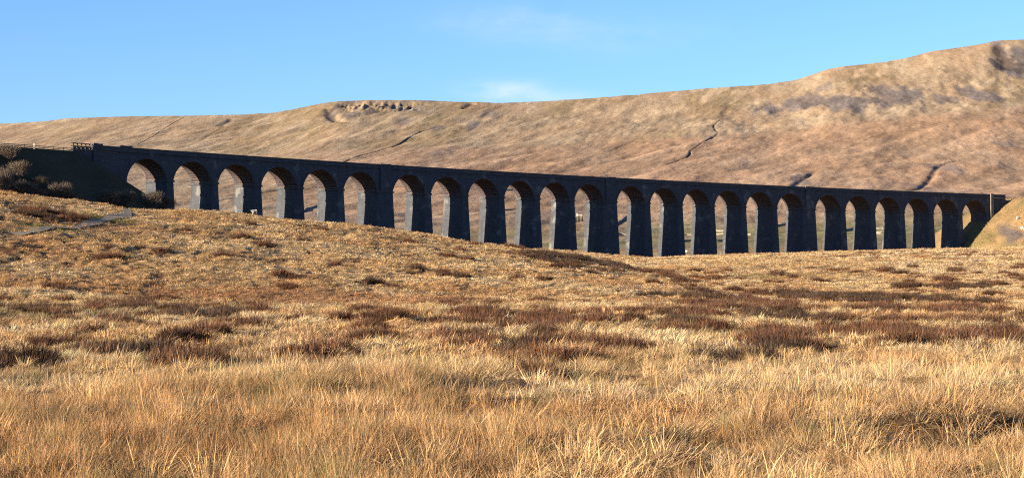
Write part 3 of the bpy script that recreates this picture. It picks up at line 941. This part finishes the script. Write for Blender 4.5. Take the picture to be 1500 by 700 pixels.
# farmhouse
fx, fy = hill_uY(848.5, 314)
fz = float(H(np.array([fx]), np.array([fy]))[0])
fh = empty('farmhouse', (fx, fy, fz), math.radians(12)); fh.scale = (.48, .48, .5); tag(fh, 'small white farmhouse on the hillside seen through the twelfth arch', 'farmhouse')
mb = MB(); w, d, h = 4.0, 2.6, 4.2
mb.add([(-w, -d, -1.5), (w, -d, -1.5), (w, d, -1.5), (-w, d, -1.5), (-w, -d, h), (w, -d, h), (w, d, h), (-w, d, h), (-w, 0, h + 2.0), (w, 0, h + 2.0)],
       [(0, 1, 5, 4), (1, 2, 6, 9, 5), (2, 3, 7, 6), (3, 0, 4, 8, 7)])
mb.build('wall', M['white'], fh)
mb = MB()
for s in (-1, 1):
    for dz in (.05,):
        e = [(-w - .3, s * (d + .4), h - .3), (w + .3, s * (d + .4), h - .3), (w + .3, 0, h + 2.07), (-w - .3, 0, h + 2.07)]
        t = [(p[0], p[1], p[2] + .16) for p in e]
        mb.add(e + t, [(0, 1, 2, 3), (7, 6, 5, 4), (0, 4, 5, 1), (1, 5, 6, 2), (3, 7, 4, 0)])
rf = mb.build('roof', M['slate'], fh)
for s in (-1, 1):
    mb = MB(); mb.box(s * (w - .5) - .4, s * (w - .5) + .4, -.35, .35, h + 1.2, h + 3.2); mb.build('chimney', M['wall'], rf)
for x, z in ((-2.4, 2.8), (2.4, 2.8), (-2.4, .6), (2.4, .6), (0, 2.8)):
    mb = MB(); mb.box(x - .5, x + .5, -d - .06, -d + .02, z, z + 1.1); mb.build('window', M['glass'], fh)
mb = MB(); mb.box(-.5, .5, -d - .06, -d + .02, 0, 2.0); mb.build('door', M['iron'], fh)

# conifers by the farm
def conifer(u, v, h, label):
    x, y = hill_uY(u, v); z = float(H(np.array([x]), np.array([y]))[0])
    e = empty('conifer_tree', (x, y, z)); tag(e, label, 'tree', 'trees below the farmhouse')
    mb = MB(); mb.bar((0, 0, -.5), (0, 0, h * .9), .22, .05, 6); mb.build('trunk', M['bark'], e)
    mb = MB(); r = random.Random(int(u * 10))
    for k in range(420):
        t = r.random() ** .8; z0 = h * (.12 + .86 * t); rad = h * .26 * (1 - t) * r.uniform(.5, 1.1) + .15
        a = r.uniform(0, 6.283); c, s = math.cos(a), math.sin(a)
        p = Vector((c * rad, s * rad, z0 - .1 * rad)); q = Vector((c * rad * .3, s * rad * .3, z0 + .25))
        wv = Vector((-s, c, r.uniform(-.3, .3))) * r.uniform(.25, .5)
        mb.add([q - wv * .4, q + wv * .4, p + wv * .6, p - wv], [(0, 1, 2, 3)])
    mb.build('crown', M['needles'], e)


conifer(843.5, 321, 4.6, 'leftmost small dark conifer below the white farmhouse')
conifer(848, 321.5, 5.4, 'middle and tallest of the small dark conifers below the white farmhouse')
conifer(853, 320.5, 4.4, 'rightmost small dark conifer below the white farmhouse')

# ------------------------------------------------------------------ bare shrubs at the foot of the left bank
def shrub_meshes(seed, R_=3.0, h=4.2, twigs=2600):
    r = random.Random(seed)
    st = MB(); tw = MB()
    lobes = [(Vector((r.uniform(-.5, .5) * R_, r.uniform(-.5, .5) * R_, h * r.uniform(.38, .58))), r.uniform(.38, .55) * R_) for _ in range(6)]
    tips = []
    for c, lr in lobes:
        for k in range(4):
            p = Vector((c.x * .15 + r.uniform(-.3, .3), c.y * .15 + r.uniform(-.3, .3), -.5))
            e = c + Vector((r.gauss(0, .4), r.gauss(0, .4), r.gauss(0, .3))) * lr
            m1 = p.lerp(e, .5) + Vector((r.gauss(0, .15), r.gauss(0, .15), .25))
            w0 = r.uniform(.05, .09)
            st.bar(p, m1, w0, w0 * .65, 5); st.bar(m1, e, w0 * .65, w0 * .3, 5)
    for k in range(twigs):
        c, lr = lobes[r.randrange(6)]
        d = Vector((r.gauss(0, 1), r.gauss(0, 1), r.gauss(.35, .8))).normalized()
        rr = lr * r.random() ** .5
        p = c + Vector((d.x * rr, d.y * rr, d.z * rr * .8))
        if p.z < .1: p.z = r.uniform(.1, .8)
        g = (d + Vector((r.gauss(0, .5), r.gauss(0, .5), .5 + r.gauss(0, .3)))).normalized()
        L = r.uniform(.35, .95); wd = r.uniform(.014, .036)
        e = g.cross(Vector((r.gauss(0, 1), r.gauss(0, 1), r.gauss(0, 1)))).normalized() * wd
        m_ = p + g * L * .55; t = p + g * L + Vector((r.gauss(0, .08), r.gauss(0, .08), .05))
        tw.add([p - e, p + e, m_ + e * .7, m_ - e * .7, t], [(0, 1, 2, 3), (3, 2, 4)])
    return st, tw


protos = []
for sd in (3, 8, 21):
    st, tw = shrub_meshes(sd)
    e = empty('bare_shrub', (0, 0, 0)); a = st.build('stems', M['bark'], e); b = tw.build('twigs', M['twig'], e)
    protos.append(e)
SHR = [(6, 288, 236, 1.0, 'big bare shrub at the left edge of the photo, highest of the row'), (-14, 286, 244, 1.0, 'bare shrub cut by the left frame edge'),
       (22, 288, 268, .8, 'low bare shrub between the leftmost tall shrub and the round one'), (38, 290, 258, 1.15, 'round pale brown bare shrub left of the embankment foot'),
       (60, 292, 272, .8, 'smallest bare shrub filling the gap right of the round shrub'), (84, 294, 262, 1.15, 'bare shrub near the right end of the left hand shrub row'),
       (103, 297, 277, .9, 'low bare shrub trailing off the right end of the left hand row'), (164, 302, 271, 1.05, 'bare shrub on the bank just left of the first arch'),
       (186, 304, 275, 1.0, 'bare shrub under the left edge of the first arch'), (224, 306, 273, 1.1, 'taller bare shrub in front of the first pier'),
       (242, 308, 281, .9, 'bare shrub at the right side of the first pier'), (266, 310, 289, .8, 'dark bare shrub filling the bottom of the second arch'),
       (58, 275, 252, .9, 'bare shrub part way up the embankment behind the smallest one'), (22, 262, 228, 1.2, 'faint bare shrub high on the embankment by the left edge'),
       (12, 236, 206, 1.2, 'dusky bare shrub whose twigs top the embankment at the left edge')]
used = set()
for i, (u, vb_, vt, s, lab) in enumerate(SHR):
    # first ground beyond the ridge on the sight line
    ys_ = np.arange(335, 560, .5); xs_ = (u - 750) / F * ys_
    hz = H(xs_, ys_); j = int(np.argmax(hz >= (HV - vb_) / F * ys_))
    if j == 0: j = len(ys_) // 2
    Y = ys_[j]; x = xs_[j]; z = hz[j]; v = vt
    src = protos[i % 3]
    if i < 3: o = src
    else:
        o = src.copy(); COL.objects.link(o)
        for ch in src.children:
            c = ch.copy(); COL.objects.link(c); c.parent = o
    top = (HV - v) / F * Y
    o.location = (x, Y, z - .2)
    hh = max((top - z) / 4.4, .35)
    o.scale = (s, s, min(hh, 1.9 * s)); o.rotation_euler = (0, 0, i * 1.7)
    tag(o, lab, 'shrub', 'bare shrubs below the left embankment')

# ------------------------------------------------------------------ sheep
def sheep_proto():
    V = [(0, 0, .62), (-.42, 0, .64), (.38, 0, .64), (.56, 0, .80), (.74, 0, .84), (.86, 0, .74),
         (.33, .13, .40), (.34, .13, .03), (.33, -.13, .40), (.34, -.13, .03), (-.40, .14, .42), (-.38, .14, .03), (-.40, -.14, .42), (-.38, -.14, .03),
         (-.56, 0, .52), (.70, .12, .88), (.70, -.12, .88)]
    E = [(0, 1), (0, 2), (2, 3), (3, 4), (4, 5), (2, 6), (6, 7), (2, 8), (8, 9), (1, 10), (10, 11), (1, 12), (12, 13), (1, 14), (4, 15), (4, 16)]
    R = [.31, .29, .27, .15, .10, .065, .09, .04, .09, .04, .11, .04, .11, .04, .05, .03, .03]
    me = bpy.data.meshes.new('sheep'); me.from_pydata(V, E, []); me.update()
    o = bpy.data.objects.new('sheep', me); COL.objects.link(o)
    bm = bmesh.new(); bm.from_mesh(me); lay = bm.verts.layers.skin.verify()
    for k, v in enumerate(bm.verts):
        v[lay].radius = (R[k], R[k]); v[lay].use_root = (k == 0)
    bm.to_mesh(me); bm.free()
    o.modifiers.new('skin', 'SKIN'); sub = o.modifiers.new('sub', 'SUBSURF'); sub.levels = sub.render_levels = 2
    m, nt, b, out = mat('sheep_fleece')
    tc = N(nt, 'ShaderNodeTexCoord').outputs['Object']
    sp = N(nt, 'ShaderNodeSeparateXYZ'); nt.links.new(tc, sp.inputs[0])
    g1 = N(nt, 'ShaderNodeMath', operation='GREATER_THAN'); g1.inputs[1].default_value = .66; nt.links.new(sp.outputs[0], g1.inputs[0])
    c = mixc(nt, g1.outputs[0], (.40, .37, .32), (.06, .05, .045))
    n = noise(nt, tc, 18, 3)
    bump(nt, b, n, .6, .05)
    nt.links.new(c, b.inputs['Base Color'])
    me.materials.append(m)
    return o


sp0 = sheep_proto()
for i, (u, v, hs, rz, sz, lab) in enumerate([
        (372.5, 314.5, False, math.radians(215), .85, 'pale sheep with a dark face standing on the ridge before the third pier'),
        (1491, 326, False, math.radians(20), 1.1, 'upper white sheep on the grassy bank at the right edge'),
        (1498, 338, False, math.radians(150), 1.25, 'lower white sheep on the grassy bank at the right edge'),
        (1004.5, 367, True, math.radians(-20), 1.2, 'white sheep grazing behind the viaduct seen at the foot of the fifteenth arch')]):
    o = sp0 if i == 0 else sp0.copy()
    if i: COL.objects.link(o)
    if i == 0:
        x = (u - 750) / F * 299; y = 299.0
        ys_ = np.arange(285, 305, .5); xs_ = (u - 750) / F * ys_; e_ = H(xs_, ys_) / ys_; j = int(np.argmax(e_)); x, y = xs_[j], ys_[j]
    elif hs: x, y = hill_uY(u, v); y = max(y, 700); x = (u - 750) / F * y
    else: x, y, _ = hit(u, v)
    o.location = (x, y, float(H(np.array([x]), np.array([y]))[0]) + .05)
    o.rotation_euler = (0, 0, rz); o.scale = (sz,) * 3
    tag(o, lab, 'sheep', 'sheep grazing around the viaduct')

# ------------------------------------------------------------------ grass, rushes and heather
HID = bpy.data.collections.new('tuft_kinds')       # prototypes only, not linked into the scene


def tuft(name, n, rad, lmin, lmax, width, spread, droop, wind=.15, seed=0, upright=0.0):
    r = np.random.default_rng(seed)
    K = 4
    a = r.uniform(0, 2 * math.pi, n); q = rad * np.sqrt(r.uniform(0, 1, n))
    bx, by = q * np.cos(a), q * np.sin(a)
    L = r.uniform(lmin, lmax, n)
    az = a + r.normal(0, .7, n)
    tilt = np.abs(r.normal(0, spread, n)) * (1 - upright) + .05
    dx = np.cos(az) * np.sin(tilt) + wind; dy = np.sin(az) * np.sin(tilt); dz = np.cos(tilt)
    dr = r.uniform(.4, 1.3, n) * droop
    yaw = r.uniform(0, math.pi, n); ex, ey = np.cos(yaw) * width / 2, np.sin(yaw) * width / 2
    vs = []; 
    for k in range(K):
        t = k / (K - 1)
        px = bx + L * t * (dx * (1 + .5 * dr * t)); py = by + L * t * (dy * (1 + .5 * dr * t)); pz = L * t * (dz - dr * t * .75) - .04
        w = (1 - t) ** .6 if k < K - 1 else .12
        vs.append(np.stack([px - ex * w, py - ey * w, pz], 1)); vs.append(np.stack([px + ex * w, py + ey * w, pz], 1))
    V = np.stack(vs, 1).reshape(-1, 3)
    b0 = np.arange(n)[:, None] * (2 * K)
    qs = np.concatenate([np.stack([b0[:, 0] + 2 * k, b0[:, 0] + 2 * k + 1, b0[:, 0] + 2 * k + 3, b0[:, 0] + 2 * k + 2], 1) for k in range(K - 1)])
    br = np.clip(r.normal(.92, .34, n), .25, 1.7); wr = r.normal(0, .07, n)
    bv = np.repeat(np.stack([br * (1 + wr), br, br * (1 - 1.5 * wr)], 1), 2 * K, axis=0).clip(0, 2)
    me = np_mesh(name, V, qs, M['blade'], {'bv': ('FLOAT_COLOR', bv)}, smooth=False)
    o = bpy.data.objects.new(name, me); HID.objects.link(o)
    return o


def kinds(prefix, specs):
    c = bpy.data.collections.new(prefix); HID.children.link(c)
    for i, sp in enumerate(specs):
        o = tuft(prefix + '_tuft', **sp, seed=hash(prefix) % 1000 * 0 + 31 * i + len(prefix))
        HID.objects.unlink(o); c.objects.link(o)
    return c


def scatter(name, pts, rotz, scl, tint, pid, coll, label, cat):
    n = len(pts)
    me = bpy.data.meshes.new(name); me.vertices.add(n); me.vertices.foreach_set('co', pts.astype(np.float32).ravel())
    rot = np.stack([rng.normal(0, .17, n), rng.normal(0, .17, n), rotz], 1)
    for an, ty, key, arr in (('rot', 'FLOAT_VECTOR', 'vector', rot), ('scl', 'FLOAT_VECTOR', 'vector', scl), ('pid', 'INT', 'value', pid)):
        a = me.attributes.new(an, ty, 'POINT'); a.data.foreach_set(key, np.ascontiguousarray(arr, dtype=np.int32 if ty == 'INT' else np.float32).ravel())
    a = me.attributes.new('tint', 'FLOAT_COLOR', 'POINT'); a.data.foreach_set('color', np.concatenate([tint, np.ones((n, 1))], 1).astype(np.float32).ravel())
    o = bpy.data.objects.new(name, me); COL.objects.link(o)
    ng = bpy.data.node_groups.new(name + '_nodes', 'GeometryNodeTree')
    ng.interface.new_socket('Geometry', in_out='INPUT', socket_type='NodeSocketGeometry'); ng.interface.new_socket('Geometry', in_out='OUTPUT', socket_type='NodeSocketGeometry')
    gi = ng.nodes.new('NodeGroupInput'); go = ng.nodes.new('NodeGroupOutput')
    iop = ng.nodes.new('GeometryNodeInstanceOnPoints'); ci = ng.nodes.new('GeometryNodeCollectionInfo')
    ci.inputs['Collection'].default_value = coll; ci.inputs['Separate Children'].default_value = True; ci.inputs['Reset Children'].default_value = True
    ng.links.new(gi.outputs[0], iop.inputs['Points']); ng.links.new(ci.outputs[0], iop.inputs['Instance']); iop.inputs['Pick Instance'].default_value = True
    for an, ty, sock in (('rot', 'FLOAT_VECTOR', 'Rotation'), ('scl', 'FLOAT_VECTOR', 'Scale'), ('pid', 'INT', 'Instance Index')):
        na = ng.nodes.new('GeometryNodeInputNamedAttribute'); na.data_type = ty; na.inputs['Name'].default_value = an
        outs = [s for s in na.outputs if s.enabled and s.name == 'Attribute'][0]
        if sock == 'Rotation':
            e2r = ng.nodes.new('FunctionNodeEulerToRotation'); ng.links.new(outs, e2r.inputs[0]); ng.links.new(e2r.outputs[0], iop.inputs['Rotation'])
        else: ng.links.new(outs, iop.inputs[sock])
    ng.links.new(iop.outputs[0], go.inputs[0])
    md = o.modifiers.new('scatter', 'NODES'); md.node_group = ng
    tag(o, label, cat, None, 'stuff')
    return o


def sample(n, y0, y1, p=1.0, tl=.305, pad=3.0):
    """n ground points between two distances; density falls off as the view widens (p: power of y)"""
    q = rng.uniform(0, 1, n)
    y = (y0 ** p + q * (y1 ** p - y0 ** p)) ** (1 / p) if p else y0 * (y1 / y0) ** q
    x = rng.uniform(-1, 1, n) * (tl * y + pad)
    return x, y


def vary(t, n, amt=.16):
    b = np.clip(rng.normal(1, amt, n), .5, 1.5)[:, None]
    return np.clip(t * b * (1 + rng.normal(0, .05, (n, 3)) * np.array([.6, .3, -1])), .01, .85)


NEAR = dict(n=72, rad=.19, lmin=.16, lmax=.5, width=.0105, spread=.95, droop=.85, wind=.4)
MID = dict(n=40, rad=.24, lmin=.16, lmax=.46, width=.022, spread=.95, droop=.85, wind=.4)
FAR = dict(n=18, rad=.32, lmin=.25, lmax=.5, width=.06, spread=.7, droop=.55)
g_near = kinds('grass_close', [NEAR, dict(NEAR, droop=1.05, wind=.6), dict(NEAR, spread=.5, droop=.45, lmax=.55, wind=.2), dict(NEAR, n=70, droop=1.1, spread=1.2, wind=.3)])
g_mid = kinds('grass_middle', [MID, dict(MID, droop=1.05, wind=.6), dict(MID, spread=.5, droop=.5, wind=.2), dict(MID, droop=1.1, spread=1.2)])
g_far = kinds('grass_distant', [FAR, dict(FAR, droop=.8), dict(FAR, n=14, spread=.5)])
r_near = kinds('rush_close', [dict(n=60, rad=.16, lmin=.3, lmax=.85, width=.008, spread=.36, droop=.2, wind=.08), dict(n=70, rad=.2, lmin=.25, lmax=.75, width=.008, spread=.42, droop=.35, wind=.14)])
r_mid = kinds('rush_middle', [dict(n=42, rad=.25, lmin=.3, lmax=.7, width=.015, spread=.3, droop=.2, wind=.1), dict(n=42, rad=.3, lmin=.3, lmax=.6, width=.017, spread=.4, droop=.3, wind=.1)])
h_mid = kinds('heather_bushy', [dict(n=170, rad=.36, lmin=.2, lmax=.52, width=.02, spread=.7, droop=.12, wind=.02), dict(n=150, rad=.42, lmin=.15, lmax=.40, width=.022, spread=.8, droop=.15, wind=.02)])


def rush_mask(x, y):
    n = fbm(x / 3, y / 4, 3, 501)
    z = zone_masks(x, y)
    t = x / np.maximum(y, 1)
    lim = 29.5 + 13 * (1 - sstep(-.075, -.015, t)) + 2.0 * n
    near = 1 - sstep(lim - 1.5, lim + 1.5, y)
    bank = sstep(37, 40, y + 3 * n) * (1 - sstep(46, 50, y + 3 * n)) * sstep(-.165, -.13, t) * (1 - sstep(-.05, -.01, t))
    clump = .12 + .88 * sstep(-.2, .15, n + .5 * fbm(x / .9, y / 1.1, 2, 505))
    return np.clip(np.maximum.reduce([near * clump, bank * (.45 + .55 * clump), .8 * z.get('gold', 0 * x) * sstep(80, 110, y), .35 * z.get('olive', 0 * x), .04 + .2 * sstep(.3, .5, n)]), 0, 1) * (1 - .85 * z.get('gap', 0 * x))


def no_track(x, y):
    u = 750 + F * x / y      # the trodden track shows bare in two places and is grown over between them
    bare = ((u > 36) & (u < 72)) | ((u > 146) & (u < 200))
    return ~((x < 0) & (y > 120) & bare & (polyd(x, y, TRK) < .45))


def taken(x, y):
    hm, ci = hummock_cells(x, y)
    return heath_cells(x, y, zone_masks(x, y), hm, ci)


def place(x, y, sink=0.0):
    return np.stack([x, y, H(x, y) - sink], 1)


def put(name, coll, x, y, s, tint, label, cat, kmax, wind=True):
    n = len(x)
    sc3 = np.stack([s * rng.uniform(.85, 1.2, n), s * rng.uniform(.85, 1.2, n), s * rng.uniform(.75, 1.15, n)], 1)
    rz = rng.normal(.3, .9, n) if wind else rng.uniform(0, 6.283, n)
    return scatter(name, place(x, y), rz, sc3, tint, rng.integers(0, kmax, n), coll, label, cat)


# close grass
x, y = sample(14000, 14, 64, 1.3, .32, 3)
hm = hummock(x, y)
keep = (rng.uniform(0, 1, len(x)) > .95 * taken(x, y)) & (rng.uniform(0, 1, len(x)) < .12 + 1.1 * hm) & (rng.uniform(0, 1, len(x)) > .85 * zone_masks(x, y).get('gap', 0 * x)); x, y = x[keep], y[keep]
s = .62 + .5 * fbm(x / 1.6, y / 2, 2, 511) + .6 * hummock(x, y)
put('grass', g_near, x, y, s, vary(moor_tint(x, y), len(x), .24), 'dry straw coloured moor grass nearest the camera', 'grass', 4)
x, y = sample(17000, 14, 62, 1.2, .32, 3)
keep = rng.uniform(0, 1, len(x)) < rush_mask(x, y); x, y = x[keep], y[keep]
t = moor_tint(x, y) * .45 + np.array([.47, .265, .115]) * .52
og = (rng.uniform(0, 1, len(x)) < .16 + .3 * zone_masks(x, y).get('olive', 0 * x))[:, None]
t = np.where(og, OLIVE * 1.1, t)
put('rushes', r_near, x, y, .72 + .4 * fbm(x / 2.5, y / 3, 2, 521), vary(t, len(x), .26), 'tall upright golden rushes standing along the bottom of the view', 'rushes', 2)
# middle distance
x, y = sample(48000, 60, 190, 1.1, .305, 3)
hm = hummock(x, y)
keep = (rng.uniform(0, 1, len(x)) > .97 * taken(x, y)) & (rng.uniform(0, 1, len(x)) < .10 + 1.3 * hm); x, y = x[keep], y[keep]
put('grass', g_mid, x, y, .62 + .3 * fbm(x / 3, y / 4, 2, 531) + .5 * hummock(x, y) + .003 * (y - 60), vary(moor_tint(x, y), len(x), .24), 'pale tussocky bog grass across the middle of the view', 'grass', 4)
x, y = sample(14000, 60, 260, .9, .305, 3)
keep = rng.uniform(0, 1, len(x)) < rush_mask(x, y) * .8; x, y = x[keep], y[keep]
put('rushes', r_mid, x, y, .8 + .2 * fbm(x / 4, y / 6, 2, 541) + .003 * (y - 40), vary(moor_tint(x, y) * .6 + GOLD * .4, len(x), .2), 'scattered orange brown rushes on the flat bog below the ridge', 'rushes', 2)
# heather and dead bracken clumps
x, y = sample(95000, 24, 345, .9, .305, 3)
keep = (rng.uniform(0, 1, len(x)) < taken(x, y)) & no_track(x, y); x, y = x[keep], y[keep]
t = moor_tint(x, y)
put('heather', h_mid, x, y, .72 + .4 * rng.random(len(x)) + .5 * hummock(x, y) + .0025 * np.maximum(y - 60, 0), vary(t * .72, len(x), .26), 'dark red brown heather and dead bracken clumps dotted over the bog', 'heather', 2, False)
# ridge and far moor
x, y = sample(120000, 170, 520, .8, .30, 6)
s_, n_ = line_coords(x, y); keep = no_track(x, y) & (rng.uniform(0, 1, len(x)) > .8 * taken(x, y)) & (rng.uniform(0, 1, len(x)) < .3 + 1.2 * hummock(x, y)) & (H_bank(x, y) < H_moor(x, y) - .5) & ((n_ < -4)); x, y = x[keep], y[keep]
k = zone_masks(x, y)
put('grass', g_far, x, y, .68 + .2 * fbm(x / 4, y / 6, 2, 561) + .0012 * (y - 150), vary(moor_tint(x, y), len(x), .15), 'short mottled grass covering the ridge and the moor before the viaduct', 'grass', 3)

# rough grass on the bank at the right hand end
sb, nb = rng.uniform(S_END - 22, S_END + 70, 16000), rng.uniform(-45, 1, 16000)
ab = np.interp(sb, _S, _A); x = np.interp(sb, _S, _PX) - nb * np.sin(ab); y = np.interp(sb, _S, _PY) + nb * np.cos(ab)
hb = H_bank(x, y); keep = (hb > H_moor(x, y) - .3) & ~((nb > -1.2) & (sb < S_RT)) & (rng.uniform(0, 1, 16000) < .45 + .55 * fbm(x / 3, y / 3, 3, 571)); x, y = x[keep], y[keep]
t = bank_tint(x, y, moor_tint(x, y))
put('grass', g_far, x, y, .7 + .9 * rng.random(len(x)) ** 2, vary(t, len(x), .26), 'rough tan and green grass on the bank at the right end of the viaduct', 'grass', 3)

# ------------------------------------------------------------------ light, sky, camera
sun_dir = Vector((-math.cos(SUN_B) * math.cos(SUN_EL), -math.sin(SUN_B) * math.cos(SUN_EL), math.sin(SUN_EL)))
sl = bpy.data.lights.new('sun', 'SUN'); sl.energy = 5.0; sl.angle = math.radians(.5); sl.color = (1.0, .825, .61)
so = bpy.data.objects.new('sun', sl); COL.objects.link(so); so.rotation_euler = sun_dir.to_track_quat('Z', 'Y').to_euler()

w = bpy.data.worlds.new('World'); sc.world = w; w.use_nodes = True
nt = w.node_tree; nt.nodes.clear()
bg = nt.nodes.new('ShaderNodeBackground'); wo = nt.nodes.new('ShaderNodeOutputWorld')
sky = nt.nodes.new('ShaderNodeTexSky'); sky.sky_type = 'NISHITA'; sky.sun_disc = False
sky.sun_elevation = SUN_EL; sky.sun_rotation = math.atan2(sun_dir.x, sun_dir.y)
sky.altitude = 300; sky.air_density = 1.0; sky.dust_density = .4; sky.ozone_density = 2.0
sky.dust_density = .1; sky.ozone_density = 3.0
sc_ = mixc(nt, 1.0, sky.outputs[0], (.63, .80, 1.12), 'MULTIPLY')
# thin wisps of cloud low over the fell
tc = nt.nodes.new('ShaderNodeTexCoord').outputs['Generated']
def mth(op, a, b=None):
    n = nt.nodes.new('ShaderNodeMath'); n.operation = op
    for sk, v in ((n.inputs[0], a), (n.inputs[1], b)):
        if v is None: continue
        if hasattr(v, 'is_output'): nt.links.new(v, sk)
        else: sk.default_value = v
    return n.outputs[0]
sp = N(nt, 'ShaderNodeSeparateXYZ'); nt.links.new(tc, sp.inputs[0])
tot = None
for (u, v, ru, rv, st) in ((738, 132, 52, 13, .6), (800, 142, 80, 9, .3), (745, 30, 95, 20, .26), (880, 50, 130, 24, .16)):
    L = math.sqrt(F * F + (u - 750) ** 2 + (HV - v) ** 2)
    dx = mth('MULTIPLY', mth('SUBTRACT', sp.outputs[0], (u - 750) / L), L / ru); dz = mth('MULTIPLY', mth('SUBTRACT', sp.outputs[2], (HV - v) / L), L / rv)
    e = mth('MULTIPLY', mth('POWER', 2.718, mth('MULTIPLY', mth('ADD', mth('MULTIPLY', dx, dx), mth('MULTIPLY', dz, dz)), -1.0)), st)
    tot = e if tot is None else mth('ADD', tot, e)
cn = noise(nt, tc, 26, 5, .6, ((1, 1, 2.6), (0, 0, 0)))
front = mth('GREATER_THAN', sp.outputs[1], 0.0)
cl = mth('MULTIPLY', mth('MULTIPLY', tot, front), ramp(nt, cn, .3, .7))
cc = mixc(nt, cl, sc_, (5.3, 5.2, 5.5))
nt.links.new(cc, bg.inputs[0]); bg.inputs['Strength'].default_value = .05
nt.links.new(bg.outputs[0], wo.inputs[0])

cam = bpy.data.cameras.new('camera'); cam.sensor_width = 36; cam.lens = 36 * F / 1500; cam.clip_end = 30000; cam.clip_start = .1
co = bpy.data.objects.new('camera', cam); COL.objects.link(co); co.location = (0, 0, 0)
co.rotation_euler = (math.pi / 2 + math.atan((HV - 350) / F), 0, 0)
sc.camera = co
sc.view_settings.view_transform = 'Standard'; sc.view_settings.look = 'None'; sc.view_settings.exposure = 2.12; sc.view_settings.gamma = 1.0
sc.render.engine = 'CYCLES'; sc.cycles.max_bounces = 6; sc.cycles.use_denoising = False; sc.cycles.filter_width = 1.15
